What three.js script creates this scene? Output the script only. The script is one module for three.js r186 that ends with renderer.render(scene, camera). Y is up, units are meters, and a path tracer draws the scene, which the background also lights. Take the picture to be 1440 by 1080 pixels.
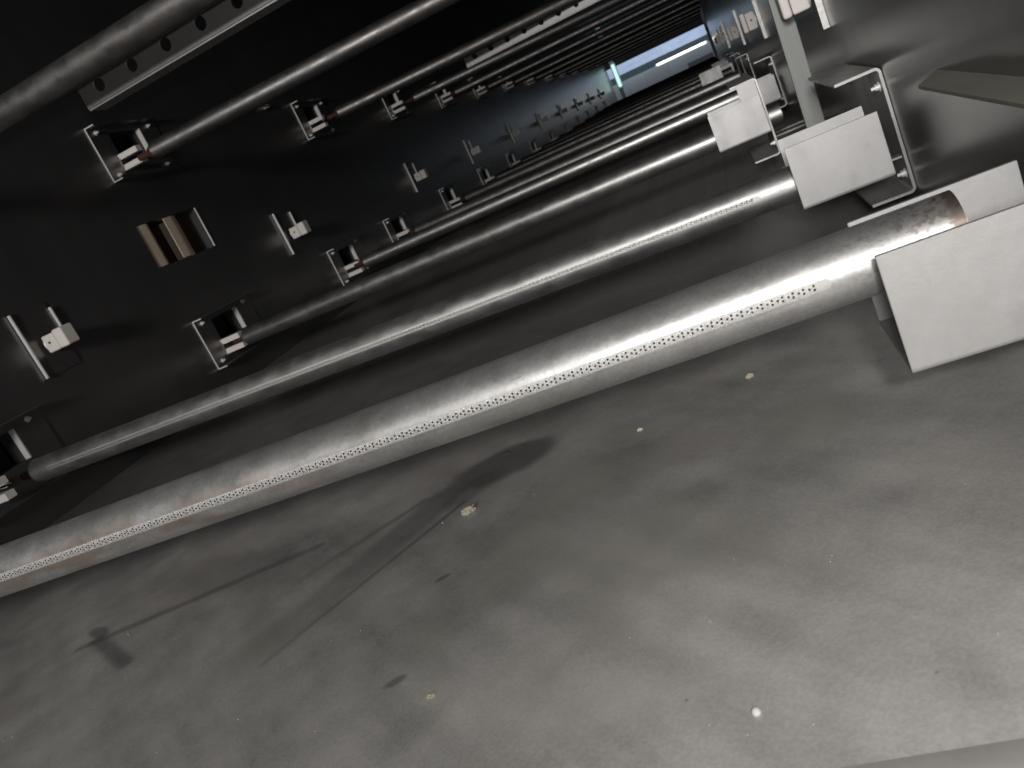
import * as THREE from 'three';
import { RectAreaLightUniformsLib } from 'three/addons/lights/RectAreaLightUniformsLib.js';
import { mergeGeometries } from 'three/addons/utils/BufferGeometryUtils.js';
import { RoundedBoxGeometry } from 'three/addons/geometries/RoundedBoxGeometry.js';

// ------------------------------------------------------------------ camera, light, exposure
const scene = new THREE.Scene();
scene.background = new THREE.Color(0x000000);
const camera = new THREE.PerspectiveCamera(49.68, 4 / 3, 0.02, 80);
camera.position.set(-0.2051, 0.2063, 0.7137);
camera.rotation.set(-0.26232, 0.35112, -0.43909, 'YXZ');
camera.focus = 0.8;
camera.userData.fStop = 18;

const renderer = new THREE.WebGLRenderer({ antialias: true });
renderer.toneMapping = THREE.LinearToneMapping;
renderer.toneMappingExposure = 1.1;
renderer.shadowMap.enabled = true;
RectAreaLightUniformsLib.init();

const D = Math.PI / 180;
// the phone's own lamp beside the lens: it lights what is near
const flash = new THREE.PointLight(0xfffdfa, 1.2, 0, 2);
flash.position.set(-0.135, 0.258, 0.78);
flash.castShadow = true;
flash.shadow.radius = 1;
scene.add(flash);
// two unseen spots added outside the near open end to brighten the chamber
function addedSpot(pos, target, power, angle, penumbra) {
  const l = new THREE.SpotLight(0xfffdfa, power, 0, angle * D, penumbra, 2);
  l.position.set(...pos); l.target.position.set(...target); l.castShadow = true; l.shadow.radius = 14;
  scene.add(l, l.target);
}
addedSpot([-0.85, 1.05, 3.05], [-1.18, 0.30, -1.6], 36, 18, 1);
addedSpot([-0.22, 0.95, 3.05], [-0.10, 0.10, -1.3], 30, 10, 1);

// daylight of the hall beyond the far open end
const daylight = new THREE.RectAreaLight(0xd6e4fb, 8, 5, 2.2);
daylight.position.set(-0.9, 3.2, -15.6);
daylight.lookAt(-0.9, 0.3, -17);
scene.add(daylight);
const inflow = new THREE.RectAreaLight(0xcad8f4, 0.06, 1.7, 0.5);
inflow.position.set(-0.92, 0.4, -15.5);
inflow.lookAt(-1.6, 0.3, -11);
scene.add(inflow);

// ------------------------------------------------------------------ helpers
let seed = 7;
const rnd = () => { seed = (seed * 1664525 + 1013904223) >>> 0; return seed / 4294967296; };
const rr = (a, b) => a + (b - a) * rnd();
const used = {};
function numbered(n) { const k = used[n] = (used[n] ?? -1) + 1; return k ? `${n}_${String(k).padStart(3, '0')}` : n; }
function thing(name, label, category, pos = [0, 0, 0], group) {
  const g = new THREE.Group(); g.name = numbered(name); g.position.set(...pos);
  g.userData = { label, category }; if (group) g.userData.group = group;
  scene.add(g); return g;
}
function part(name, geo, mat, parent, pos) {
  const m = new THREE.Mesh(geo, mat); m.name = name; m.castShadow = m.receiveShadow = true;
  if (pos) m.position.set(...pos);
  parent.add(m); return m;
}
function struct(name, geo, mat) { const m = part(name, geo, mat, scene); m.userData.kind = 'structure'; return m; }
function copy(o, label, group) {
  const c = o.clone(); c.name = numbered(o.name.replace(/_\d{3}$/, '')); c.userData = { ...o.userData };
  if (label) c.userData.label = label;
  if (group) c.userData.group = group; else delete c.userData.group;
  scene.add(c); return c;
}
const bx = (w, h, d, x = 0, y = 0, z = 0) => new THREE.BoxGeometry(w, h, d).translate(x, y, z);

// value noise
const P = new Uint8Array(65536); for (let i = 0; i < 65536; i++) P[i] = (rnd() * 256) | 0;
const hsh = (x, y) => P[((x & 255) << 8) | (y & 255)] / 255;
function vn(x, y) {
  const xi = Math.floor(x), yi = Math.floor(y); let u = x - xi, v = y - yi; u = u * u * (3 - 2 * u); v = v * v * (3 - 2 * v);
  const a = hsh(xi, yi), b = hsh(xi + 1, yi), c = hsh(xi, yi + 1), d = hsh(xi + 1, yi + 1);
  return a + (b - a) * u + (c - a) * v + (a - b - c + d) * u * v;
}
const fbm = (x, y, o = 4) => { let s = 0, a = .5; for (let i = 0; i < o; i++) { s += a * vn(x, y); x = x * 2.03 + 17.3; y = y * 2.03 + 9.1; a *= .5; } return s; };
const sm = (a, b, x) => { const t = Math.min(1, Math.max(0, (x - a) / (b - a))); return t * t * (3 - 2 * t); };
function tex(w, h, fn, srgb, wrap = true) {
  const d = new Uint8Array(w * h * 4);
  for (let y = 0; y < h; y++) for (let x = 0; x < w; x++) {
    const c = fn((x + .5) / w, (y + .5) / h), i = (y * w + x) * 4;
    if (typeof c === 'number') d[i] = d[i + 1] = d[i + 2] = Math.max(0, Math.min(255, c * 255));
    else for (let k = 0; k < 3; k++) { const l = Math.max(0, Math.min(1, c[k])); d[i + k] = 255 * (srgb ? (l <= .0031308 ? l * 12.92 : 1.055 * l ** (1 / 2.4) - .055) : l); }
    d[i + 3] = 255;
  }
  const t = new THREE.DataTexture(d, w, h); t.magFilter = THREE.LinearFilter; t.minFilter = THREE.LinearMipmapLinearFilter; t.generateMipmaps = true;
  t.wrapS = t.wrapT = wrap ? THREE.RepeatWrapping : THREE.ClampToEdgeWrapping;
  if (srgb) t.colorSpace = THREE.SRGBColorSpace; t.needsUpdate = true; return t;
}
const rgb = (r, g, b) => new THREE.Color().setRGB(r, g, b);

// ------------------------------------------------------------------ materials
const grain = tex(512, 512, (u, v) => .5 + .5 * (fbm(u * 90, v * 90, 3) - .5) + .35 * (vn(u * 256, v * 256) - .5));
const smudge = tex(512, 512, (u, v) => .72 + .5 * (fbm(u * 6, v * 6, 5) - .5) + .1 * (vn(u * 200, v * 200) - .5));
function clone(t, rx, ry) { const c = t.clone(); c.repeat.set(rx, ry); c.needsUpdate = true; return c; }
// sheet metals
const sheetMap = tex(512, 512, (u, v) => {
  const n = fbm(u * 5, v * 5, 5), s = fbm(u * 40 + 9, v * 3, 3), f = vn(u * 230, v * 230);
  const k = .86 + .2 * (n - .5) + .12 * (s - .5) + .05 * (f - .5);
  return [k, k * .985, k * .968];
}, true);
const scr = []; for (let i = 0; i < 26; i++) { const x = rnd(), y = rnd(), a = rr(0, Math.PI), l = rr(.03, .16); scr.push([x, y, x + l * Math.cos(a), y + l * Math.sin(a), rr(-.1, .08)]); }
const blots = []; for (let i = 0; i < 22; i++) blots.push([rnd(), rnd(), rr(.008, .05), rr(.3, 1), rr(-.14, -.03)]);
const wornMap = tex(1024, 1024, (u, v) => {
  let k = .9 + .16 * (fbm(u * 4, v * 4, 5) - .5) + .08 * (fbm(u * 60, v * 60, 3) - .5);
  for (const b of blots) { const d = Math.hypot((u - b[0]) / b[2], (v - b[1]) / (b[2] * b[3])); if (d < 1.3) k += b[4] * (1 - sm(.3, 1.3, d + .5 * (vn(u * 90, v * 90) - .5))); }
  for (const q of scr) { const dx = q[2] - q[0], dy = q[3] - q[1], t = ((u - q[0]) * dx + (v - q[1]) * dy) / (dx * dx + dy * dy); if (t > 0 && t < 1) { const d = Math.abs((u - q[0]) * dy - (v - q[1]) * dx) / Math.hypot(dx, dy); if (d < .002) k += q[4] * (1 - d / .002) * (1 - t); } }
  return [k, k * .992, k * .985];
}, true);
const mk = (o) => new THREE.MeshStandardMaterial(o);
const bracketSheet = mk({ color: rgb(.425, .42, .418), map: clone(wornMap, 3.3, 3.3), roughness: .62, roughnessMap: clone(smudge, 5, 5), metalness: .25, bumpMap: clone(grain, 6, 6), bumpScale: .00012 });
const channelSheet = mk({ color: rgb(.42, .415, .41), map: clone(sheetMap, 3, 3), roughness: .58, roughnessMap: clone(smudge, 5, 5), metalness: .42, bumpMap: clone(grain, 6, 6), bumpScale: .0001 });
const darkSheet = mk({ color: rgb(.30, .29, .285), map: clone(sheetMap, 3, 3), roughness: .5, metalness: .6 });
const wallMap = tex(1024, 512, (u, v) => {
  const n = fbm(u * 9, v * 4, 5), s = fbm(u * 70, v * 2, 3);
  const k = .85 + .3 * (n - .5) + .2 * (s - .5); return [k, k * .99, k * .975];
}, true);
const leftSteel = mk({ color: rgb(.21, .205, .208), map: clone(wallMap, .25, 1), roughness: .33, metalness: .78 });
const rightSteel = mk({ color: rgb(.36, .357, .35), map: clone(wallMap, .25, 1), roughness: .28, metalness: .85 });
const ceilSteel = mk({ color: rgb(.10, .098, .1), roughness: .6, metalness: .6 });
const leftBracket = mk({ color: rgb(.30, .295, .30), map: clone(sheetMap, 3, 3), roughness: .42, metalness: .92 });
const olive = mk({ color: rgb(.27, .262, .225), map: clone(sheetMap, 3, 3), roughness: .62, metalness: .25 });
const rawEdge = mk({ color: rgb(.62, .60, .59), roughness: .6, metalness: .25 });
const boltZinc = mk({ color: rgb(.72, .71, .69), roughness: .45, metalness: .35, bumpMap: clone(grain, 1, 1), bumpScale: .0002 });
const postPaint = mk({ color: rgb(.235, .245, .24), map: clone(sheetMap, 2, 2), roughness: .6, metalness: .1 });
const ceramic = mk({ color: rgb(.74, .70, .67), map: clone(sheetMap, 8, 8), roughness: .7, metalness: 0 });
const copperScale = mk({ color: rgb(.82, .69, .55), map: clone(sheetMap, 3, 3), roughness: .55, metalness: .1 });
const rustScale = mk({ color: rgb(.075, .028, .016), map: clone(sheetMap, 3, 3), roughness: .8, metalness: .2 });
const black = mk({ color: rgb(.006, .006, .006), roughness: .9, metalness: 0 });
const barSteel = mk({ color: rgb(.34, .33, .335), map: clone(sheetMap, 4, 4), roughness: .5, metalness: .6 });

// pipe skin: u runs along the pipe (0 = left end, 1 = right end), v round it (0.5 = the row of holes)
function pipeSkin(rustEnd, heat) {
  return tex(2048, 256, (u, v) => {
    const x = u * 60, y = v * 6;
    const n = fbm(x, y, 5), f = fbm(x * 14, y * 14, 3), s = fbm(u * 9, v * 40, 3);
    let k = .84 + .26 * (n - .5) + .3 * (f - .5) + .14 * (s - .5);
    let c = [k, k * .995, k * .985];
    const mix = (t, q) => { for (let i = 0; i < 3; i++) c[i] += (q[i] - c[i]) * t; };
    // olive scale
    mix(.22 * sm(.56, .7, fbm(u * 22 + 3, v * 5 + 8, 4)), [.62, .6, .48]);
    // heat tint under the holes on the far half
    const h = heat * sm(.50, .525, v) * (1 - sm(.60, .68, v)) * (sm(.28, .5, u) * (1 - sm(.62, .74, u))) * sm(.38, .58, fbm(u * 26, v * 8, 3) + .12);
    mix(.5 * h, [.62, .42, .28]);
    const h2 = heat * (1 - sm(.46, .49, v)) * sm(.40, .46, v) * sm(.34, .46, u) * (1 - sm(.6, .72, u)) * sm(.45, .6, fbm(u * 33 + 5, v * 9, 3) + .05);
    mix(.4 * h2, [.60, .40, .27]);
    // dark grazes and pits
    mix(.35 * sm(.68, .77, fbm(u * 160, v * 40, 3)), [.4, .39, .37]);
    // rust at the right end
    const e = rustEnd * sm(.945, .985, u + .03 * (fbm(u * 150, v * 30, 3) - .5));
    mix(.6 * e * sm(.52, .68, fbm(u * 420, v * 46, 4) + .06 * sm(.97, .99, u)), [.40, .30, .235]);
    mix(.7 * e * sm(.60, .70, fbm(u * 700 + 40, v * 80, 3)), [.22, .17, .14]);
    mix(.75 * rustEnd * sm(.994, .998, u + .002 * fbm(v * 40, 3, 2)), [.20, .12, .09]);
    return c;
  }, true);
}
const pipeBump = tex(1024, 256, (u, v) => .5 + .5 * (fbm(u * 420, v * 42, 3) - .5) + .5 * (fbm(u * 60, v * 9, 3) - .5));
const pipeRough = tex(1024, 128, (u, v) => .78 + .45 * (fbm(u * 70, v * 9, 4) - .5));
const pipeMat = (map, o = {}) => mk({ color: rgb(.50, .49, .48), map, roughness: .52, roughnessMap: pipeRough, metalness: .86, bumpMap: pipeBump, bumpScale: .00022, ...o });
const skinA = pipeSkin(1, 1), skinB = pipeSkin(0, .35);
const nearPipe = pipeMat(skinA, { metalness: .82, color: rgb(.53, .525, .52), roughness: .6 }), secondPipe = pipeMat(skinB, { metalness: .95, color: rgb(.47, .465, .46), roughness: .6 }), farPipe = pipeMat(skinB, { metalness: .96, color: rgb(.38, .375, .37), roughness: .56 }), shadedPipe = pipeMat(skinB, { color: rgb(.15, .147, .145), metalness: .9, roughness: .62 }), upperPipe = pipeMat(skinB, { color: rgb(.20, .193, .19), metalness: .95, roughness: .64 });  // farthest pipes: gloom of the depth put into a darker colour
const stripMat = mk({ color: rgb(.58, .575, .57), map: clone(sheetMap, 20, 20), roughness: .46, metalness: .8, bumpMap: clone(grain, 40, 40), bumpScale: .0003 });

// ------------------------------------------------------------------ the setting
const XL = -1.8326, YF = -0.125, YC = 1.3, ZN = 0.385, ZE = -15;

// floor: one sheet, fine texture near, coarse far
const FX0 = -2.0, FX1 = 0.0, FZ0 = -1.0, FZ1 = 0.41;
const blob = (x, z, cx, cz, ax, az, ang) => { const c = Math.cos(ang), s = Math.sin(ang), dx = x - cx, dz = z - cz; return Math.hypot((dx * c + dz * s) / ax, (-dx * s + dz * c) / az); };
const segd = (x, z, ax, az, bx_, bz) => { const dx = bx_ - ax, dz = bz - az, t = Math.max(0, Math.min(1, ((x - ax) * dx + (z - az) * dz) / (dx * dx + dz * dz))); return [Math.hypot(x - ax - t * dx, z - az - t * dz), t]; };
const specks = []; for (let i = 0; i < 300; i++) specks.push([rr(-1.5, 0), rr(-.3, .4), rr(.0003, .0008) * (rnd() < .06 ? 2 : 1), rnd()]);
const grid = new Map(); for (const s of specks) { const k = Math.floor(s[0] / .02) + ',' + Math.floor(s[1] / .02); if (!grid.has(k)) grid.set(k, []); grid.get(k).push(s); }
const floorMap = tex(2048, 1448, (u, v) => {
  const x = FX0 + u * (FX1 - FX0), z = FZ0 + v * (FZ1 - FZ0);
  const n = fbm(x * 5 + 3, z * 5 + 7, 5), m = fbm(x * 22, z * 22, 4), f = vn(x * 700, z * 700), w = fbm((x + z) * 4, (x - z) * 26, 4);
  let k = .39 * (1 + .5 * (n - .5) + .55 * (m - .5) + .24 * (f - .5) + .4 * (w - .5));
  let c = [k * 1.025, k * .99, k * .945];
  const mix = (t, q) => { if (t > 0) for (let i = 0; i < 3; i++) c[i] += (q[i] - c[i]) * t; };
  // tinted films: olive and mauve
  mix(.4 * sm(.5, .66, fbm(x * 9 + 30, z * 7, 4)), [.34, .325, .275]);
  mix(.4 * sm(.54, .68, fbm(x * 6 + 60, z * 6 + 4, 4)), [.40, .365, .355]);
  const darkTone = [.085, .081, .078], j = .2 * (fbm(x * 60, z * 60, 3) - .5);
  // further in and to the left: shade painted into the floor colour
  mix(.72 * sm(.10, .42, -z + .25 * (fbm(x * 8, z * 8 + 70, 4) - .5) - .12 * (x + .6)), darkTone);
  // dark patch with a tail beside the near pipe
  mix(.74 * (1 - sm(.68, 1.1, blob(x, z, -.568, -.122, .076, .050, -.31) + j)), darkTone);
  mix(.45 * (1 - sm(.5, 1.1, blob(x, z, -.60, -.075, .055, .030, -.9) + j)), darkTone);
  // dark streaks running from it towards the near left
  let d = segd(x, z, -.635, -.075, -.765, .165); mix(.55 * (1 - sm(.016, .036 + .012 * d[1], d[0] + .02 * j)) * (1 - .75 * d[1]), darkTone);
  d = segd(x, z, -.600, -.045, -.748, .180); mix(.6 * (1 - sm(.0015, .0065, d[0] + .01 * j)) * (1 - .6 * d[1]), darkTone);
  d = segd(x, z, -.665, -.085, -.79, .03); mix(.5 * (1 - sm(.002, .011, d[0] + .01 * j)) * (1 - .7 * d[1]), darkTone);
  d = segd(x, z, -.80, -.05, -1.12, .035); mix(.5 * (1 - sm(.002, .012, d[0] + .012 * j)), darkTone);
  d = segd(x, z, -1.10, .025, -.985, .105); mix(.6 * (1 - sm(.003, .016, d[0] + .012 * j)), darkTone);
  mix(.6 * (1 - sm(.5, 1.1, blob(x, z, -1.115, .005, .034, .012, .5) + j)), darkTone);
  mix(.35 * (1 - sm(.4, 1.2, blob(x, z, -.93, -.05, .20, .055, .35) + 2 * j)), darkTone);
  // a dull pit, pale scuffs
  mix(.55 * (1 - sm(.5, 1.1, blob(x, z, -.573, .256, .012, .006, -.5) + j)), darkTone);
  mix(.55 * (1 - sm(.5, 1.1, blob(x, z, -.576, .113, .010, .005, -.5) + j)), darkTone);
  mix(.75 * (1 - sm(.2, 1.1, blob(x, z, -.430, .172, .020, .0055, -.45) + 3 * j)), [.40, .38, .33]);
  mix(.5 * (1 - sm(.2, 1.1, blob(x, z, -.4945, .1885, .012, .0035, -.5) + 3 * j)), [.42, .40, .37]);
  mix(.5 * (1 - sm(.2, 1.1, blob(x, z, -.56, .262, .009, .004, .3) + 3 * j)), [.48, .45, .40]);
  mix(.5 * (1 - sm(.2, 1.1, blob(x, z, -.531, .262, .006, .003, .3) + 3 * j)), [.38, .36, .20]);
  mix(.3 * (1 - sm(.2, 1.1, blob(x, z, -.40, .33, .12, .03, .1) + 4 * j)), [.5, .48, .44]);
  mix(.35 * (1 - sm(.3, 1.1, blob(x, z, -.41, -.09, .06, .03, .2) + 4 * j)), [.35, .34, .27]);
  const gx = Math.floor(x / .02), gz = Math.floor(z / .02);
  for (let a = -1; a < 2; a++) for (let b = -1; b < 2; b++) for (const s of grid.get((gx + a) + ',' + (gz + b)) || []) {
    const q = 1 - sm(.5, 1.2, Math.hypot(x - s[0], z - s[1]) / s[2]); if (q > 0) mix(q * .7, s[3] < .18 ? [.09, .085, .08] : [.46, .45, .42]);
  }
  return c;
}, true, false);
const floorRough = tex(1024, 724, (u, v) => {
  const x = FX0 + u * (FX1 - FX0), z = FZ0 + v * (FZ1 - FZ0);
  return .82 + .35 * (fbm(x * 6 + 40, z * 6, 5) - .5) + .18 * (vn(x * 260, z * 260) - .5);
}, false, false);
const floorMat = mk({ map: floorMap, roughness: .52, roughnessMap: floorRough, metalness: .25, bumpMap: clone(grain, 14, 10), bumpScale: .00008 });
{
  const pos = [], uv = [], idx = []; const rows = [[ZN, 1], [FZ0 + .1, (.1) / (FZ1 - FZ0)], [ZE - .6, 0]];
  for (const [z, v] of rows) for (const x of [XL - .06, .06]) { pos.push(x, YF, z); uv.push((x - FX0) / (FX1 - FX0), v); }
  idx.push(0, 1, 2, 2, 1, 3, 2, 3, 4, 4, 3, 5);
  const g = new THREE.BufferGeometry(); g.setAttribute('position', new THREE.Float32BufferAttribute(pos, 3)); g.setAttribute('uv', new THREE.Float32BufferAttribute(uv, 2)); g.setIndex(idx); g.computeVertexNormals();
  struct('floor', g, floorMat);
}
// front of the floor plate, rolled down
{
  const pos = [], uv = [], idx = []; const N = 24, rad = .045; let row = 0;
  const put = (y, z) => { for (const x of [XL - .06, .06]) { pos.push(x, y, z); uv.push((x - FX0) / (FX1 - FX0), Math.min(.999, (z - FZ0) / (FZ1 - FZ0))); } row++; };
  for (let i = 0; i <= N; i++) { const a = i / N * 62 * D; put(YF - rad * (1 - Math.cos(a)), ZN + rad * Math.sin(a)); }
  put(YF - rad * (1 - Math.cos(62 * D)) - .08, ZN + rad * Math.sin(62 * D) + .043);
  for (let r = 0; r < row - 1; r++) { const p = 2 * r; idx.push(p + 2, p + 3, p, p + 3, p + 1, p); }
  const g = new THREE.BufferGeometry(); g.setAttribute('position', new THREE.Float32BufferAttribute(pos, 3)); g.setAttribute('uv', new THREE.Float32BufferAttribute(uv, 2)); g.setIndex(idx); g.computeVertexNormals();
  struct('floor_edge', g, mk({ color: rgb(.36, .35, .335), map: clone(sheetMap, 3, 3), roughness: .5, metalness: .4 }));
}
struct('ground', bx(8, .1, 9, -.9, YF - .25, -19.5), mk({ color: rgb(.28, .285, .27), map: clone(sheetMap, 5, 5), roughness: .8 }));
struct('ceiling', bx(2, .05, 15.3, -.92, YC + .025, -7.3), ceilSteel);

// walls with their cut openings
function wallShape(z0, z1, y0, y1, holes) {
  const s = new THREE.Shape(); s.moveTo(z0, y0); s.lineTo(z1, y0); s.lineTo(z1, y1); s.lineTo(z0, y1); s.closePath();
  for (const [a, b, c, d] of holes) { const h = new THREE.Path(); h.moveTo(a, c); h.lineTo(a, d); h.lineTo(b, d); h.lineTo(b, c); h.closePath(); s.holes.push(h); }
  return s;
}
// near edges (z) of the brackets on the left wall
const lowL = [-.455, -1.421, -2.402, -3.06, -4.0, -4.9, -5.8, -6.75, -7.7, -8.7, -9.7, -10.7, -11.7, -12.8];
const upL = [-1.43, -2.722, -3.787, -4.75, -5.7, -6.7, -7.7, -8.8, -9.8, -10.9, -12];
const holes = [];
for (const z of lowL) holes.push([z - .234, z - .082, .0225, .0968]);
for (const z of upL) holes.push([z - .234, z - .082, .631, .709]);
holes.push([-1.722, -1.415, .297, .432]);
{
  const g = new THREE.ExtrudeGeometry(wallShape(ZE, .42, YF - .05, YC, holes), { depth: .05, bevelEnabled: false }).rotateY(-Math.PI / 2).translate(XL, 0, 0);
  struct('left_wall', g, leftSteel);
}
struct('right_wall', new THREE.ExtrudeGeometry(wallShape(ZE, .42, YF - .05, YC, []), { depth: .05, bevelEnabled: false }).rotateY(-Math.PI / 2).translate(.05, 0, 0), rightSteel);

// ------------------------------------------------------------------ burner pipes
const R0 = .0258, TH0 = 2.4 * D;
function ringPoint(a, r) { return [r * Math.sin(a), r * Math.cos(a)]; }   // y, z ; a = 0 faces the open end
// tube along x from 0 (right end) to -len, with an optional slot under the perforated strip
function tubeGeo(len, r, th, slot) {
  const xs = [], n = 40, half = .125;
  if (slot) { xs.push(0, -slot[0]); for (let i = 1; i < n; i++) xs.push(-slot[0] - (slot[1] - slot[0]) * i / n); xs.push(-slot[1], -len); } else for (let i = 0; i <= n; i++) xs.push(-len * i / n);
  const as = [-half, 0, half]; for (let i = 1; i < 71; i++) as.push(half + (2 * Math.PI - 2 * half) * i / 71);
  as.push(2 * Math.PI - half);
  const pos = [], nor = [], uv = [], idx = [], W = as.length;
  for (const x of xs) for (const a of as) {
    const [y, z] = ringPoint(a + th, r); pos.push(x, y, z); nor.push(0, y / r, z / r); uv.push(1 + x / len, .5 - a / (2 * Math.PI) + (a > Math.PI ? 1 : 0));
  }
  for (let i = 0; i < xs.length - 1; i++) for (let k = 0; k < W - 1; k++) {
    if (slot && k < 2 && xs[i] <= -slot[0] + 1e-6 && xs[i + 1] >= -slot[1] - 1e-6) continue;
    const p = i * W + k; 
    if (as[k] < Math.PI && as[k + 1] > Math.PI) continue;   // seam, closed below
    idx.push(p, p + 1, p + W, p + 1, p + W + 1, p + W);
  }
  // seam column with its own uv
  const kS = as.findIndex((a, k) => a < Math.PI && as[k + 1] > Math.PI); const base = pos.length / 3;
  for (const x of xs) for (const [a, v] of [[as[kS], .5 - as[kS] / (2 * Math.PI)], [as[kS + 1], .5 - as[kS + 1] / (2 * Math.PI)]]) { const [y, z] = ringPoint(a + th, r); pos.push(x, y, z); nor.push(0, y / r, z / r); uv.push(1 + x / len, v); }
  for (let i = 0; i < xs.length - 1; i++) { const p = base + 2 * i; idx.push(p, p + 1, p + 2, p + 1, p + 3, p + 2); }
  // end rims and a short inner wall
  for (const [x, s] of [[0, 1], [-len, -1]]) {
    const b = pos.length / 3, N = 64, ri = r - .0028;
    for (let i = 0; i <= N; i++) { const a = i / N * 2 * Math.PI; for (const q of [r, ri]) { const [y, z] = ringPoint(a, q); pos.push(x, y, z); nor.push(s, 0, 0); uv.push(s > 0 ? 1 : 0, .5); } }
    for (let i = 0; i < N; i++) { const p = b + 2 * i; s > 0 ? idx.push(p, p + 1, p + 2, p + 1, p + 3, p + 2) : idx.push(p, p + 2, p + 1, p + 1, p + 2, p + 3); }
  }
  const g = new THREE.BufferGeometry(); g.setAttribute('position', new THREE.Float32BufferAttribute(pos, 3)); g.setAttribute('normal', new THREE.Float32BufferAttribute(nor, 3)); g.setAttribute('uv', new THREE.Float32BufferAttribute(uv, 2)); g.setIndex(idx); return g;
}
// perforated strip lying on the slot: three staggered rows of drilled holes
function stripGeo(x0, x1, r, th, hr = .0009) {
  const out = [], pitch = .0073, per = 8, half = .0041; let x = x0;
  const total = Math.floor((x1 - x0 - .006) / pitch);
  for (let c = 0; c < total; c += per) {
    const nC = Math.min(per, total - c), a = c === 0 ? 0 : x0 + .006 + c * pitch, s0 = c === 0 ? x0 - .004 : x0 + .006 + c * pitch, s1 = x0 + .006 + (c + nC) * pitch;
    const sh = new THREE.Shape();
    if (c === 0) { sh.moveTo(s1, -half); sh.lineTo(s1, half); sh.lineTo(s0 + half * 1.6, half); sh.quadraticCurveTo(s0, half, s0, 0); sh.quadraticCurveTo(s0, -half, s0 + half * 1.6, -half); }
    else { sh.moveTo(s0, -half); sh.lineTo(s1, -half); sh.lineTo(s1, half); sh.lineTo(s0, half); }
    sh.closePath();
    for (let k = 0; k < nC; k++) for (const [dx, dt] of [[.0016, .0015], [.0050, .0001], [.0018, -.0013]]) {
      const h = new THREE.Path(); h.absarc(x0 + .006 + (c + k) * pitch + dx + rr(-.00015, .00015), dt + .0001 + rr(-.00012, .00012), hr, 0, 2 * Math.PI, true); sh.holes.push(h);
    }
    const g = new THREE.ExtrudeGeometry(sh, { depth: .0007, bevelEnabled: false, curveSegments: 5 });
    out.push(g);
  }
  const g = mergeGeometries(out); const p = g.attributes.position, nn = g.attributes.normal, uv = g.attributes.uv;
  for (let i = 0; i < p.count; i++) {
    const s = p.getX(i), t = p.getY(i), q = p.getZ(i), a = th + t / r, rad = r + .0001 + q, ca = Math.cos(a), sa = Math.sin(a);
    p.setXYZ(i, -s, rad * sa, rad * ca); uv.setXY(i, s, t);
    const nx = -nn.getX(i), nt = nn.getY(i), nz = nn.getZ(i); nn.setXYZ(i, nx, nt * ca + nz * sa, -nt * sa + nz * ca);
  }
  // mirrored along x: turn the triangles round
  const ix = []; for (let i = 0; i < p.count; i += 3) ix.push(i, i + 2, i + 1); g.setIndex(ix);
  return g;
}
const spigotGeo = (r) => { const pts = [[.0001, .052], [.009, .052], [.009, .020], [.013, .016], [r * .86, 0], [r * .99, -.004]].map(([a, b]) => new THREE.Vector2(a, b)); return new THREE.LatheGeometry(pts.reverse(), 28).rotateZ(Math.PI / 2); };

const XE = -1.742, X0 = -.0875, LEN = X0 - XE;
const rowLow = 'burner pipes in the lower row', rowUp = 'burner pipes in the upper row', farLow = 'far burner pipes of the lower row', farUp = 'far burner pipes of the upper row';
function burner(label, group, from, to, mat, slotTh, hr) {
  const len = LEN;
  const t = thing('burner_pipe', label, 'pipe', from, group);
  const has = slotTh !== null;
  const tube = part('tube', tubeGeo(len, R0, has ? slotTh : 0, has ? [.10, len - .06] : null), mat, t);
  if (has) part('perforated_strip', stripGeo(.094, len - .055, R0, slotTh, hr), stripMat, tube);
  part('spigot', spigotGeo(R0), rustScale, t, [-len, 0, 0]);
  aim(t, from, to); return t;
}
function aim(t, from, to) {   // turn so that the tube (local -x) runs from one end point to the other
  t.position.set(...from);
  const d = new THREE.Vector3(to[0] - from[0], to[1] - from[1], to[2] - from[2]).normalize();
  t.quaternion.setFromUnitVectors(new THREE.Vector3(-1, 0, 0), d);
}
burner('nearest galvanised burner pipe with a rusty right end and a row of drilled holes', rowLow, [X0, .0289, .1], [XE, .0276, .1095], nearPipe, TH0);
burner('second burner pipe from the viewer, its drilled strip running below a bright highlight', rowLow, [X0 - .02, -.010, -.515], [XE - .02, -.001, -.625], secondPipe, 5 * D, .0013);
const plain = burner('third burner pipe of the lower row, entering the grey trough offset from the wall', rowLow, [-.09, .006, -1.36], [XE, .006, -1.5], farPipe, null);
function pipeCopy(label, group, from, to, mat) {
  const c = copy(plain, label, group); aim(c, from, to);
  if (mat) c.children[0].material = mat;
  return c;
}
pipeCopy('fourth burner pipe of the lower row, a thin grey line just behind the third', rowLow, [-.07, .006, -2.46], [XE, .007, -2.465]);
pipeCopy('fifth burner pipe of the lower row, dim, directly behind the fourth', rowLow, [-.07, .008, -2.92], [XE, .004, -3.12]);
pipeCopy('sixth burner pipe of the lower row, very dim, half hidden behind the fifth', rowLow, [-.08, .012, -3.85], [XE, .008, -4.08]);
for (let i = 5; i < lowL.length; i++) pipeCopy('faint dark pipe far back in the lower row of burner pipes', farLow, [-.08, .012, lowL[i] - .04], [XE, .008, lowL[i] - .07], shadedPipe);
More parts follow.
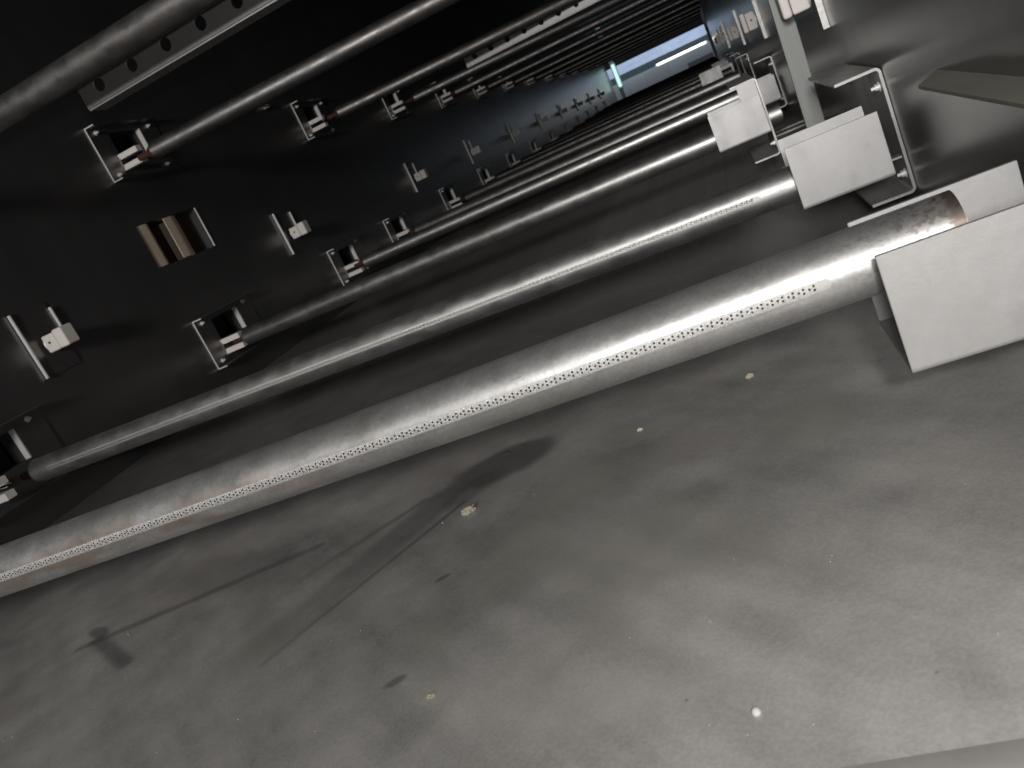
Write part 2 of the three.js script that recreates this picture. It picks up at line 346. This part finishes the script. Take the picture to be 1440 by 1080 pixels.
// upper row
const UPY = .617;
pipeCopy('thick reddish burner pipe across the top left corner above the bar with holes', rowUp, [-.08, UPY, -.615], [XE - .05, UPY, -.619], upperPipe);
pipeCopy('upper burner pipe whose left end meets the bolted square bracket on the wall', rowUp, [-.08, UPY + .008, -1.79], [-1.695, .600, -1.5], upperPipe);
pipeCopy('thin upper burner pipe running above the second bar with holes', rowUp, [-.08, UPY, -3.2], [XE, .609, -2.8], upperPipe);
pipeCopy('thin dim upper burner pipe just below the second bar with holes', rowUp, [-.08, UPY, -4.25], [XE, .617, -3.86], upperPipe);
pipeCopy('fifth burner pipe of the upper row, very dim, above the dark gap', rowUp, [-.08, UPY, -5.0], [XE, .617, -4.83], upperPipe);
for (let i = 4; i < upL.length; i++) pipeCopy('dark burner pipe far back in the upper row above the lit end', farUp, [-.08, UPY, upL[i] - .2], [XE, UPY, upL[i] - .08], shadedPipe);

// ------------------------------------------------------------------ open troughs that carry the right ends of the pipes
// profile in z-y (front at z = 0), folded from one sheet with rounded bends
function foldedU(w, h, t, rad, len) {      // open upwards, runs along x for len
  const s = new THREE.Shape(), ri = Math.max(rad - t, .0006);
  s.moveTo(0, h); s.lineTo(0, rad); s.absarc(-rad, rad, rad, 0, -Math.PI / 2, true); s.lineTo(-w + rad, 0); s.absarc(-w + rad, rad, rad, -Math.PI / 2, -Math.PI, true); s.lineTo(-w, h);
  s.lineTo(-w + t, h); s.lineTo(-w + t, rad); s.absarc(-w + rad, rad, ri, -Math.PI, -Math.PI / 2, false); s.lineTo(-rad, t); s.absarc(-rad, rad, ri, -Math.PI / 2, 0, false); s.lineTo(-t, h); s.closePath();
  return new THREE.ExtrudeGeometry(s, { depth: len - .0012, bevelEnabled: true, bevelThickness: .0006, bevelSize: .0004, bevelSegments: 1, curveSegments: 6 }).translate(0, 0, .0006).rotateY(-Math.PI / 2);
}
// after rotateY(-90): shape x -> world z, extrusion -> world -x
const troughGroup = 'open sheet metal troughs along the right wall';
function trough(label, pos, group = troughGroup) {
  const t = thing('pipe_trough', label, 'bracket', pos, group);
  part('folded_sheet', foldedU(.1145, .0855, .0026, .0045, .1185), bracketSheet, t);
  part('hanger_tab', bx(.027, .0026, .018, .0135, .0016, -.1035), bracketSheet, t);
  part('saddle', bx(.012, .022, .1085, -.02, .0145, -.0573), channelSheet, t);
  return t;
}
const tr0 = trough('large light grey sheet metal trough at the right edge, holding the rusty pipe end', [-.031, -.0412, .1556]);
const trc = (label, pos, group) => { const c = copy(tr0, label, group); c.position.set(...pos); return c; };
trc('light grey open trough in front of the C shaped channel, second from the viewer', [-.0335, -.0398, -.4635], troughGroup);
trc('light grey trough left of the upright bar, third from the viewer', [-.1255, -.0195, -1.3], troughGroup);
trc('light grey trough half hidden between the third channel and the upright bar', [-.018, -.0535, -2.4], troughGroup);
trc('small pinkish grey trough behind the third channel, fifth from the viewer', [-.150, .0, -4.3], troughGroup);
for (const z of [-5.3, -6.3, -7.4]) trc('tiny pale trough far back along the right wall', [-.06, -.04, z], 'far troughs along the right wall');

// ------------------------------------------------------------------ C channels
function foldedC(h, wing, t, rad, len) {   // web on the wall plane x = 0, wings towards -x, runs along -z for len
  const s = new THREE.Shape(), ri = rad - t;
  s.moveTo(-wing, h); s.lineTo(-rad, h); s.absarc(-rad, h - rad, rad, Math.PI / 2, 0, true); s.lineTo(0, rad); s.absarc(-rad, rad, rad, 0, -Math.PI / 2, true); s.lineTo(-wing, 0);
  s.lineTo(-wing, t); s.lineTo(-rad, t); s.absarc(-rad, rad, ri, -Math.PI / 2, 0, false); s.lineTo(-t, h - rad); s.absarc(-rad, h - rad, ri, 0, Math.PI / 2, false); s.lineTo(-wing, h - t); s.closePath();
  return new THREE.ExtrudeGeometry(s, { depth: len, bevelEnabled: true, bevelThickness: .0005, bevelSize: .0004, bevelSegments: 1, curveSegments: 8 }).translate(0, 0, -len);
}
const hexBolt = (() => {   // along +z, washer, hexagon head and a short stud
  const w = new THREE.CylinderGeometry(.0072, .0072, .0014, 20).rotateX(Math.PI / 2).translate(0, 0, .0007);
  const h = new THREE.CylinderGeometry(.0052, .0054, .0048, 6).rotateX(Math.PI / 2).translate(0, 0, .0038);
  const s = new THREE.CylinderGeometry(.0028, .003, .006, 12).rotateX(Math.PI / 2).translate(0, 0, .0082);
  return mergeGeometries([w, h, s]);
})();
const boltIn = hexBolt.clone().rotateY(-Math.PI / 2), boltOut = hexBolt.clone().rotateY(Math.PI / 2);   // towards -x / +x
const chanGroup = 'C shaped channels on the right wall';
function channel(label, pos, group = chanGroup, wing = .060, mat = channelSheet) {
  const t = thing('wall_channel', label, 'bracket', pos, group);
  part('folded_sheet', foldedC(.180, wing, .0038, .0085, .31), mat, t);
  for (const [y, z] of [[.152, -.022], [.026, -.022], [.152, -.285], [.026, -.285]]) part('bolt', boltIn, boltZinc, t, [-.0042, y, z]);
  return t;
}
const ch0 = channel('grey C shaped channel bolted to the right wall behind the second trough', [-.001, -.0915, -.555]);
const chc = (label, pos, group) => { const c = copy(ch0, label, group); c.position.set(...pos); return c; };
{
  const t = thing('wall_ledge', 'flat dull olive sheet ledge on the right wall at the right edge of the photo', 'ledge', [0, .0865, -.2]);
  const sh = new THREE.Shape(); sh.moveTo(0, .06); sh.lineTo(-.0315, -.003); sh.lineTo(-.0315, -.44); sh.lineTo(0, -.44); sh.closePath();
  part('sheet', new THREE.ExtrudeGeometry(sh, { depth: .003, bevelEnabled: true, bevelThickness: .0005, bevelSize: .0005, bevelSegments: 1 }).rotateX(-Math.PI / 2), olive, t);
}
{
  const c = chc('C shaped channel standing off the wall around the end of the third pipe', [-.1195, -.078, -1.332], chanGroup);
  part('corner_plate', bx(.041, .048, .0025, -.026, .155, .016), bracketSheet, c);
  part('stand_off', new THREE.CylinderGeometry(.0045, .0045, .118, 16).rotateZ(Math.PI / 2), darkSheet, c, [.0595, .016, -.20]);
  part('stand_off', new THREE.CylinderGeometry(.0045, .0045, .118, 16).rotateZ(Math.PI / 2), darkSheet, c, [.0595, .016, -.285]);
}
chc('small grey C shaped channel seen just left of the upright bar', [-.001, -.0915, -2.5], chanGroup);
for (const z of [-4.2, -5.3, -6.4]) chc('dim C shaped channel far back along the right wall', [-.001, -.0915, z], 'far channels on the right wall');

// ------------------------------------------------------------------ upright bar
{
  const t = thing('upright_bar', 'dull grey flat bar standing upright behind the second trough', 'bar', [-.0568, 0, -1.0]);
  const g = new RoundedBoxGeometry(.034, YC - YF, .012, 2, .0015).translate(0, (YC + YF) / 2, 0).applyMatrix4(new THREE.Matrix4().makeShear(0, 0, .0, 0, 0, 0));
  part('flat_bar', g, postPaint, t);
  part('foot_plate', bx(.06, .005, .05, 0, YF + .003, 0), postPaint, t);
  t.rotation.z = -.025; t.position.x = -.0605;
}

// ------------------------------------------------------------------ bolted brackets with forked clamps on the left wall
const leftLow = 'bolted clamp brackets in the lower row on the left wall', leftUp = 'bolted clamp brackets in the upper row on the left wall';
function channelWithHole(h, wing, t, len, hole) {
  // web as a plate with a square hole, wings as plates joined by the web edge
  const s = wallShape(-len, 0, 0, h, [hole]);
  const web = new THREE.ExtrudeGeometry(s, { depth: t, bevelEnabled: false }).rotateY(-Math.PI / 2).translate(t, 0, 0);
  const top = bx(wing - t, t, len, t + (wing - t) / 2, h - t / 2, -len / 2), bot = bx(wing - t, t, len, t + (wing - t) / 2, t / 2, -len / 2);
  return [web, top, bot].map(g => g.index ? g.toNonIndexed() : g);
}
function clampBracket(label, pos, group) {
  const t = thing('clamp_bracket', label, 'bracket', pos, group);
  part('channel', mergeGeometries(channelWithHole(.163, .034, .0035, .318, [-.234, -.082, .0690, .1428])), leftBracket, t);
  for (const [y, z] of [[.146, -.032], [.146, -.277], [.018, -.032], [.020, -.272]]) part('bolt', boltOut, boltZinc, t, [.0036, y, z]);
  part('raw_edge', mergeGeometries([bx(.0036, .163, .0012, .0018, .0815, .0006), bx(.031, .0034, .0012, .0191, .1613, .0006), bx(.031, .0034, .0012, .0191, .0017, .0006)]), rawEdge, t);
  part('hole_rim', bx(.016, .0735, .003, -.005, .1059, -.2322), rawEdge, t);
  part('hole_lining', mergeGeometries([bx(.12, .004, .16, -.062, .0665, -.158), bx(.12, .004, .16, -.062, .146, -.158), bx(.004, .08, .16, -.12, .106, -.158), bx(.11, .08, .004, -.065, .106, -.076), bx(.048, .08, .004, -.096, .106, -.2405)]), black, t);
  // fork: two prongs and the web between them
  part('prong', new RoundedBoxGeometry(.070, .0165, .026, 2, .0015), ceramic, t, [.0387, .0668, -.082]);
  part('prong', new RoundedBoxGeometry(.070, .0165, .026, 2, .0015), ceramic, t, [.0387, .0345, -.082]);
  part('fork_web', bx(.004, .028, .030, .0056, .0503, -.082), leftBracket, t);
  return t;
}
const lb = clampBracket('bolted clamp bracket at the left edge, cut by the frame, holding the second pipe', [XL, -.046, lowL[0]], leftLow);
part('wire_loop', new THREE.TorusGeometry(.014, .0007, 6, 40, 4.6).rotateX(1.2).rotateY(.5), boltZinc, lb, [.078, .056, -.076]);
const lb1 = clampBracket('square bolted clamp bracket on the left wall holding the third pipe of the lower row', [XL, -.046, lowL[1]], leftLow);
const lbc = (label, pos, group) => { const c = copy(lb1, label, group); c.position.set(...pos); return c; };
lbc('small bolted clamp bracket holding the fourth lower pipe on the left wall', [XL, -.052, lowL[2]], leftLow);
lbc('small dim clamp bracket holding the fifth lower pipe on the left wall', [XL, -.050, lowL[3]], leftLow);
lbc('tiny dark clamp bracket holding the sixth lower pipe on the left wall', [XL, -.046, lowL[4]], leftLow);
for (let i = 5; i < lowL.length; i++) lbc('dark clamp bracket far back in the lower row on the left wall', [XL, -.046, lowL[i]], 'far clamp brackets in the lower row');
lbc('square clamp bracket with bright bolts near the upper left, below the bar with holes', [XL, .563, upL[0]], leftUp);
lbc('small dim clamp bracket of the upper row with a thin rod across it', [XL, .556, upL[1]], leftUp);
lbc('tiny dim clamp bracket of the upper row, right of the one with the rod', [XL, .561, upL[2]], leftUp);
for (let i = 3; i < upL.length; i++) lbc('dark clamp bracket far back in the upper row on the left wall', [XL, .563, upL[i]], 'far clamp brackets in the upper row');
{
  const t = thing('thin_rod', 'thin steel rod crossing the small upper bracket on the left wall', 'rod', [XL, .687, -2.62]);
  part('rod', new THREE.CylinderGeometry(.0035, .0035, .22, 10).rotateX(Math.PI / 2), barSteel, t, [.02, .03, .23]);
  part('rod_clip', bx(.02, .012, .012, .01, .03, .13), channelSheet, t);
}

// ------------------------------------------------------------------ electrode blocks at mid height
function electrode(label, pos, side, group) {
  const t = thing('electrode_block', label, 'electrode', pos, group), s = side;   // s = 1 on the left wall, -1 on the right
  const plate = s > 0 ? leftBracket : channelSheet;
  part('side_plate', bx(s > 0 ? .008 : .010, .165, .0035, s * .006, 0, .058), s > 0 ? rawEdge : plate, t);
  if (s > 0) part('side_plate', bx(.008, .07, .0035, s * .006, .032, -.062), rawEdge, t);
  part('base_plate', bx(.003, .165, .1165, s * .0017, 0, -.002), s > 0 ? leftSteel : plate, t);
  const k = s > 0 ? .74 : 1;
  const body = part('ceramic_body', new RoundedBoxGeometry(s > 0 ? .036 : .030, .058 * k, .052 * k, 2, .004), ceramic, t, [s * .030, -.012, 0]);
  part('collar', new THREE.TorusGeometry(.026 * k, .003, 8, 30).rotateY(Math.PI / 2), boltZinc, t, [s * .0145, -.012, 0]);
  part('end_cap', new RoundedBoxGeometry(s > 0 ? .030 : .016, .064 * k, .056 * k, 2, .005), ceramic, t, [s * (s > 0 ? .0645 : .054), -.010, 0]);
  part('screw', new THREE.CylinderGeometry(.0032, .0032, .003, 12).rotateX(Math.PI / 2), rustScale, body, [0, .002, .0262 * k]);
  return t;
}
const elGroup = 'ceramic electrode blocks on the left wall', erGroup = 'ceramic electrode blocks on the right wall';
const eL = electrode('pale ceramic electrode block between two thin plates at the left edge of the photo', [XL, .242, -.90], 1, elGroup);
const ecp = (o, label, pos, group) => { const c = copy(o, label, group); c.position.set(...pos); return c; };
ecp(eL, 'pale electrode block on the left wall, right of the copper coloured opening', [XL, .243, -2.203], elGroup);
ecp(eL, 'small pale electrode block on the dark left wall, third from the left', [XL, .243, -3.71], elGroup);
ecp(eL, 'tiny pale electrode block on the left wall, fourth from the left', [XL, .243, -4.93], elGroup);
[['fifth from the left', -6.3], ['sixth from the left', -7.6], ['fourth from the lit far end', -8.9], ['third from the lit far end', -10.2], ['second from the lit far end', -11.5], ['nearest the lit far end', -12.8]].forEach(([w, z]) => ecp(eL, 'dark electrode block on the left wall, ' + w, [XL, .242, z], elGroup));
const eR = electrode('white electrode block cut by the top edge, right of the upright bar', [0, .232, -.957], -1, erGroup);
ecp(eR, 'white electrode block with a dark screw, left of the upright bar near the top', [0, .232, -2.43], erGroup);
ecp(eR, 'small pinkish electrode block on the right wall, third from the viewer', [-.012, .222, -3.74], erGroup);
ecp(eR, 'tiny pinkish electrode block on the right wall nearest the bright far end', [-.045, .222, -5.04], erGroup);
for (const z of [-6.4, -7.7, -9.0]) ecp(eR, 'dark electrode block far along the right wall', [0, .232, z], 'far electrode blocks on the right wall');

// ------------------------------------------------------------------ vent openings in the left wall
function vent(label, z, group) {
  const t = thing('vent_opening', label, 'vent', [XL, .3645, z], group);
  // two upright bent vanes: a flat face towards the chamber that rolls away into the duct
  const vane = (flat, r) => {
    const sh = new THREE.Shape(), w = .002; sh.moveTo(0, 0); sh.lineTo(0, flat); sh.absarc(-r, flat, r, 0, Math.PI / 2, false); sh.lineTo(-r - .02, flat + r);
    sh.lineTo(-r - .02, flat + r - w); sh.lineTo(-r, flat + r - w); sh.absarc(-r, flat, r - w, Math.PI / 2, 0, true); sh.lineTo(-w, 0); sh.closePath();
    return new THREE.ExtrudeGeometry(sh, { depth: .131, bevelEnabled: false, curveSegments: 20 }).rotateX(-Math.PI / 2).translate(0, -.0655, 0);
  };
  part('curved_vane', vane(.042, .035), copperScale, t, [-.003, 0, .151]);
  part('curved_vane', vane(.030, .095), copperScale, t, [-.003, 0, .018]);
  part('edge_strip', bx(.004, .134, .004, .0016, 0, -.1515), boltZinc, t);
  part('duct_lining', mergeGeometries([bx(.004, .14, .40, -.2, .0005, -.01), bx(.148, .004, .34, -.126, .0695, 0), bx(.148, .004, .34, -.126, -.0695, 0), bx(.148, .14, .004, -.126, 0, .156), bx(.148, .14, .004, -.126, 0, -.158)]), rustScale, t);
  return t;
}
vent('copper coloured vent opening with curved vanes in the dark left wall', -1.5685);

// ------------------------------------------------------------------ bars with round holes beside the upper pipes
function holedBar(label, pos, len, first, group) {
  const t = thing('drilled_angle_bar', label, 'bar', pos, group);
  const h = .062, s = new THREE.Shape(); s.moveTo(0, 0); s.lineTo(len, 0); s.lineTo(len, h); s.lineTo(0, h); s.closePath();
  for (let x = first; x < len - .03; x += .0815) { const c = new THREE.Path(); c.absellipse(x, .027, .0118, .0128, 0, 2 * Math.PI, true); s.holes.push(c); }
  part('drilled_leg', new THREE.ExtrudeGeometry(s, { depth: .003, bevelEnabled: true, bevelThickness: .0005, bevelSize: .0005, bevelSegments: 1, curveSegments: 20 }), barSteel, t);
  part('lower_leg', bx(len, .003, .045, len / 2, -.0022, -.0215), barSteel, t);
  return t;
}
holedBar('grey angle bar with a row of round holes below the top left pipe', [-1.2615, .5785, -.722], 1.17, .0475, 'angle bars with holes');
holedBar('dim distant angle bar with round holes between two thin upper pipes', [-1.156, .562, -3.1], 1.06, .05, 'angle bars with holes');

// ------------------------------------------------------------------ small things lying on the floor
function chip(name, label, cat, pos, r, sq, col, s0) {
  const g = new THREE.IcosahedronGeometry(r, 3), p = g.attributes.position, v = new THREE.Vector3();
  for (let i = 0; i < p.count; i++) { v.fromBufferAttribute(p, i); const q = v.clone().normalize(), n = sq[0] === 1 ? 1 : .3 + 1.4 * fbm(q.x * 4.2 + s0, q.y * 4.2 + q.z * 3.7 + s0 * 2, 4); v.multiplyScalar(n); p.setXYZ(i, v.x * sq[0], Math.max(v.y * sq[1], -r * .3 * sq[1]), v.z * sq[2]); }
  g.computeVertexNormals();
  const m = new THREE.Mesh(g, mk({ color: rgb(...col), roughness: .8, bumpMap: clone(grain, .2, .2), bumpScale: .0001 })); m.name = numbered(name); m.castShadow = m.receiveShadow = true;
  m.position.set(pos[0], YF + r * .28 * sq[1], pos[1]); m.userData = { label, category: cat }; scene.add(m); return m;
}
chip('debris_chip', 'cream crumb of debris on the floor below the dark patch', 'debris', [-.584, -.032], .0062, [1.3, .8, .8], [.36, .33, .26], 3).rotation.y = .6;
chip('debris_chip', 'small cream crumb on the floor below the drilled holes near the trough', 'debris', [-.272, -.155], .0038, [1.3, .8, .8], [.45, .41, .32], 8).rotation.y = .3;
chip('white_bead', 'round white bead on the floor near the bottom of the photo', 'bead', [-.2947, .339], .0027, [1, 1, 1], [.6, .59, .57], 12);
chip('debris_chip', 'dark flake at the tip of the dark patch on the floor', 'debris', [-.571, -.163], .0045, [1.3, .4, .8], [.05, .045, .04], 15);
chip('debris_chip', 'tiny pale crumb on the floor under the middle of the near pipe', 'debris', [-.395, -.1056], .0026, [1.3, .8, .9], [.6, .56, .5], 21);
chip('debris_chip', 'yellowish crumb on the floor near the bottom left', 'debris', [-.531, .262], .0028, [1.2, .6, .9], [.34, .33, .22], 33);
{
  // loose grit: one mass of tiny grains nobody could count
  const g = new THREE.IcosahedronGeometry(1, 0), N = 90, im = new THREE.InstancedMesh(g, mk({ color: rgb(.44, .43, .40), roughness: .8 }), N), m = new THREE.Matrix4(), q = new THREE.Quaternion(), e = new THREE.Euler();
  for (let i = 0; i < N; i++) {
    const s = rr(.00025, .0006) * (rnd() < .06 ? 1.8 : 1), near = Math.sqrt(rnd());
    e.set(rr(0, 6), rr(0, 6), rr(0, 6)); q.setFromEuler(e);
    m.compose(new THREE.Vector3(-.02 - 1.25 * rnd(), YF + s * .5, -.22 + .6 * near), q, new THREE.Vector3(s * rr(.7, 1.6), s * .7, s)); im.setMatrixAt(i, m);
  }
  im.name = 'grit'; im.castShadow = im.receiveShadow = true; im.userData = { label: 'pale loose grit scattered over the grey floor', category: 'grit', kind: 'stuff' }; scene.add(im);
}

// ------------------------------------------------------------------ what shows through the far open end
struct('hall_wall', bx(7, 4, .1, -.9, 1.4, -17.6), mk({ color: rgb(.34, .345, .33), map: clone(sheetMap, 4, 3), roughness: .85 }));
{
  const t = thing('end_frame', 'grey frame of the far open end of the chamber', 'frame', [0, 0, ZE - .03]);
  part('upright', bx(.075, YC - YF, .05, XL + .12, (YC + YF) / 2, 0), mk({ color: rgb(.72, .86, .84), roughness: .6 }), t);
  part('upright', bx(.06, YC - YF, .05, -.02, (YC + YF) / 2, 0), mk({ color: rgb(.4, .42, .45), roughness: .6 }), t);
  part('header', bx(1.9, .76, .05, -.9, YC - .36, -.002), mk({ color: rgb(.05, .05, .055), roughness: .6 }), t);
}
{
  const t = thing('hall_panel', 'pale blue panel beyond the far open end', 'panel', [-.9, .52, -17.2]);
  part('panel', bx(3.2, .23, .05, 0, .01, 0), mk({ color: rgb(.50, .56, .66), roughness: .7, map: clone(sheetMap, 2, 1) }), t);
  part('dark_rail', bx(3.2, .13, .04, 0, -.172, .004), mk({ color: rgb(.03, .045, .045), roughness: .6 }), t);
}
{
  const t = thing('glow_strip', 'slanting bright white glowing daylight strip beyond the far open end', 'lamp', [-.6, .286, -17.05]);
  part('tube', new THREE.CylinderGeometry(.022, .022, 1.0, 16).rotateZ(Math.PI / 2), mk({ color: rgb(.8, .8, .8), emissive: rgb(1, 1, .82), emissiveIntensity: 1.6, roughness: .4 }), t);  // glowing tube stands for a bright slot of daylight
  part('holder', bx(1.06, .05, .03, 0, 0, -.042), mk({ color: rgb(.5, .5, .5), roughness: .6 }), t);
  const l = new THREE.RectAreaLight(0xfffbe0, 1.6, 1.0, .04); l.position.set(0, 0, .03); l.rotation.y = Math.PI; t.add(l);
}
{
  const t = thing('glow_strip', 'upright pale turquoise added glow bar at the left of the far open end', 'lamp', [-1.70, .41, -14.95]);
  part('tube', new THREE.CylinderGeometry(.028, .028, .40, 16), mk({ color: rgb(.8, .9, .88), emissive: rgb(.62, 1, .93), emissiveIntensity: .95, roughness: .4 }), t);  // added glow, standing for the brightly lit edge of the frame
  part('holder', bx(.09, .46, .03, 0, 0, -.045), mk({ color: rgb(.5, .5, .5), roughness: .6 }), t);
  const l = new THREE.RectAreaLight(0xc8fff2, 1.2, .05, .4); l.position.set(.03, 0, .03); l.rotation.y = Math.PI; t.add(l);
}
{
  const t = thing('dark_machine', 'dark low machine on the hall floor beyond the far open end', 'machine', [-.42, -.02, -16.9]);
  part('body', new RoundedBoxGeometry(.5, .26, .3, 2, .03), mk({ color: rgb(.02, .02, .022), roughness: .7 }), t, [.12, -.02, 0]);
}
renderer.render(scene, camera);
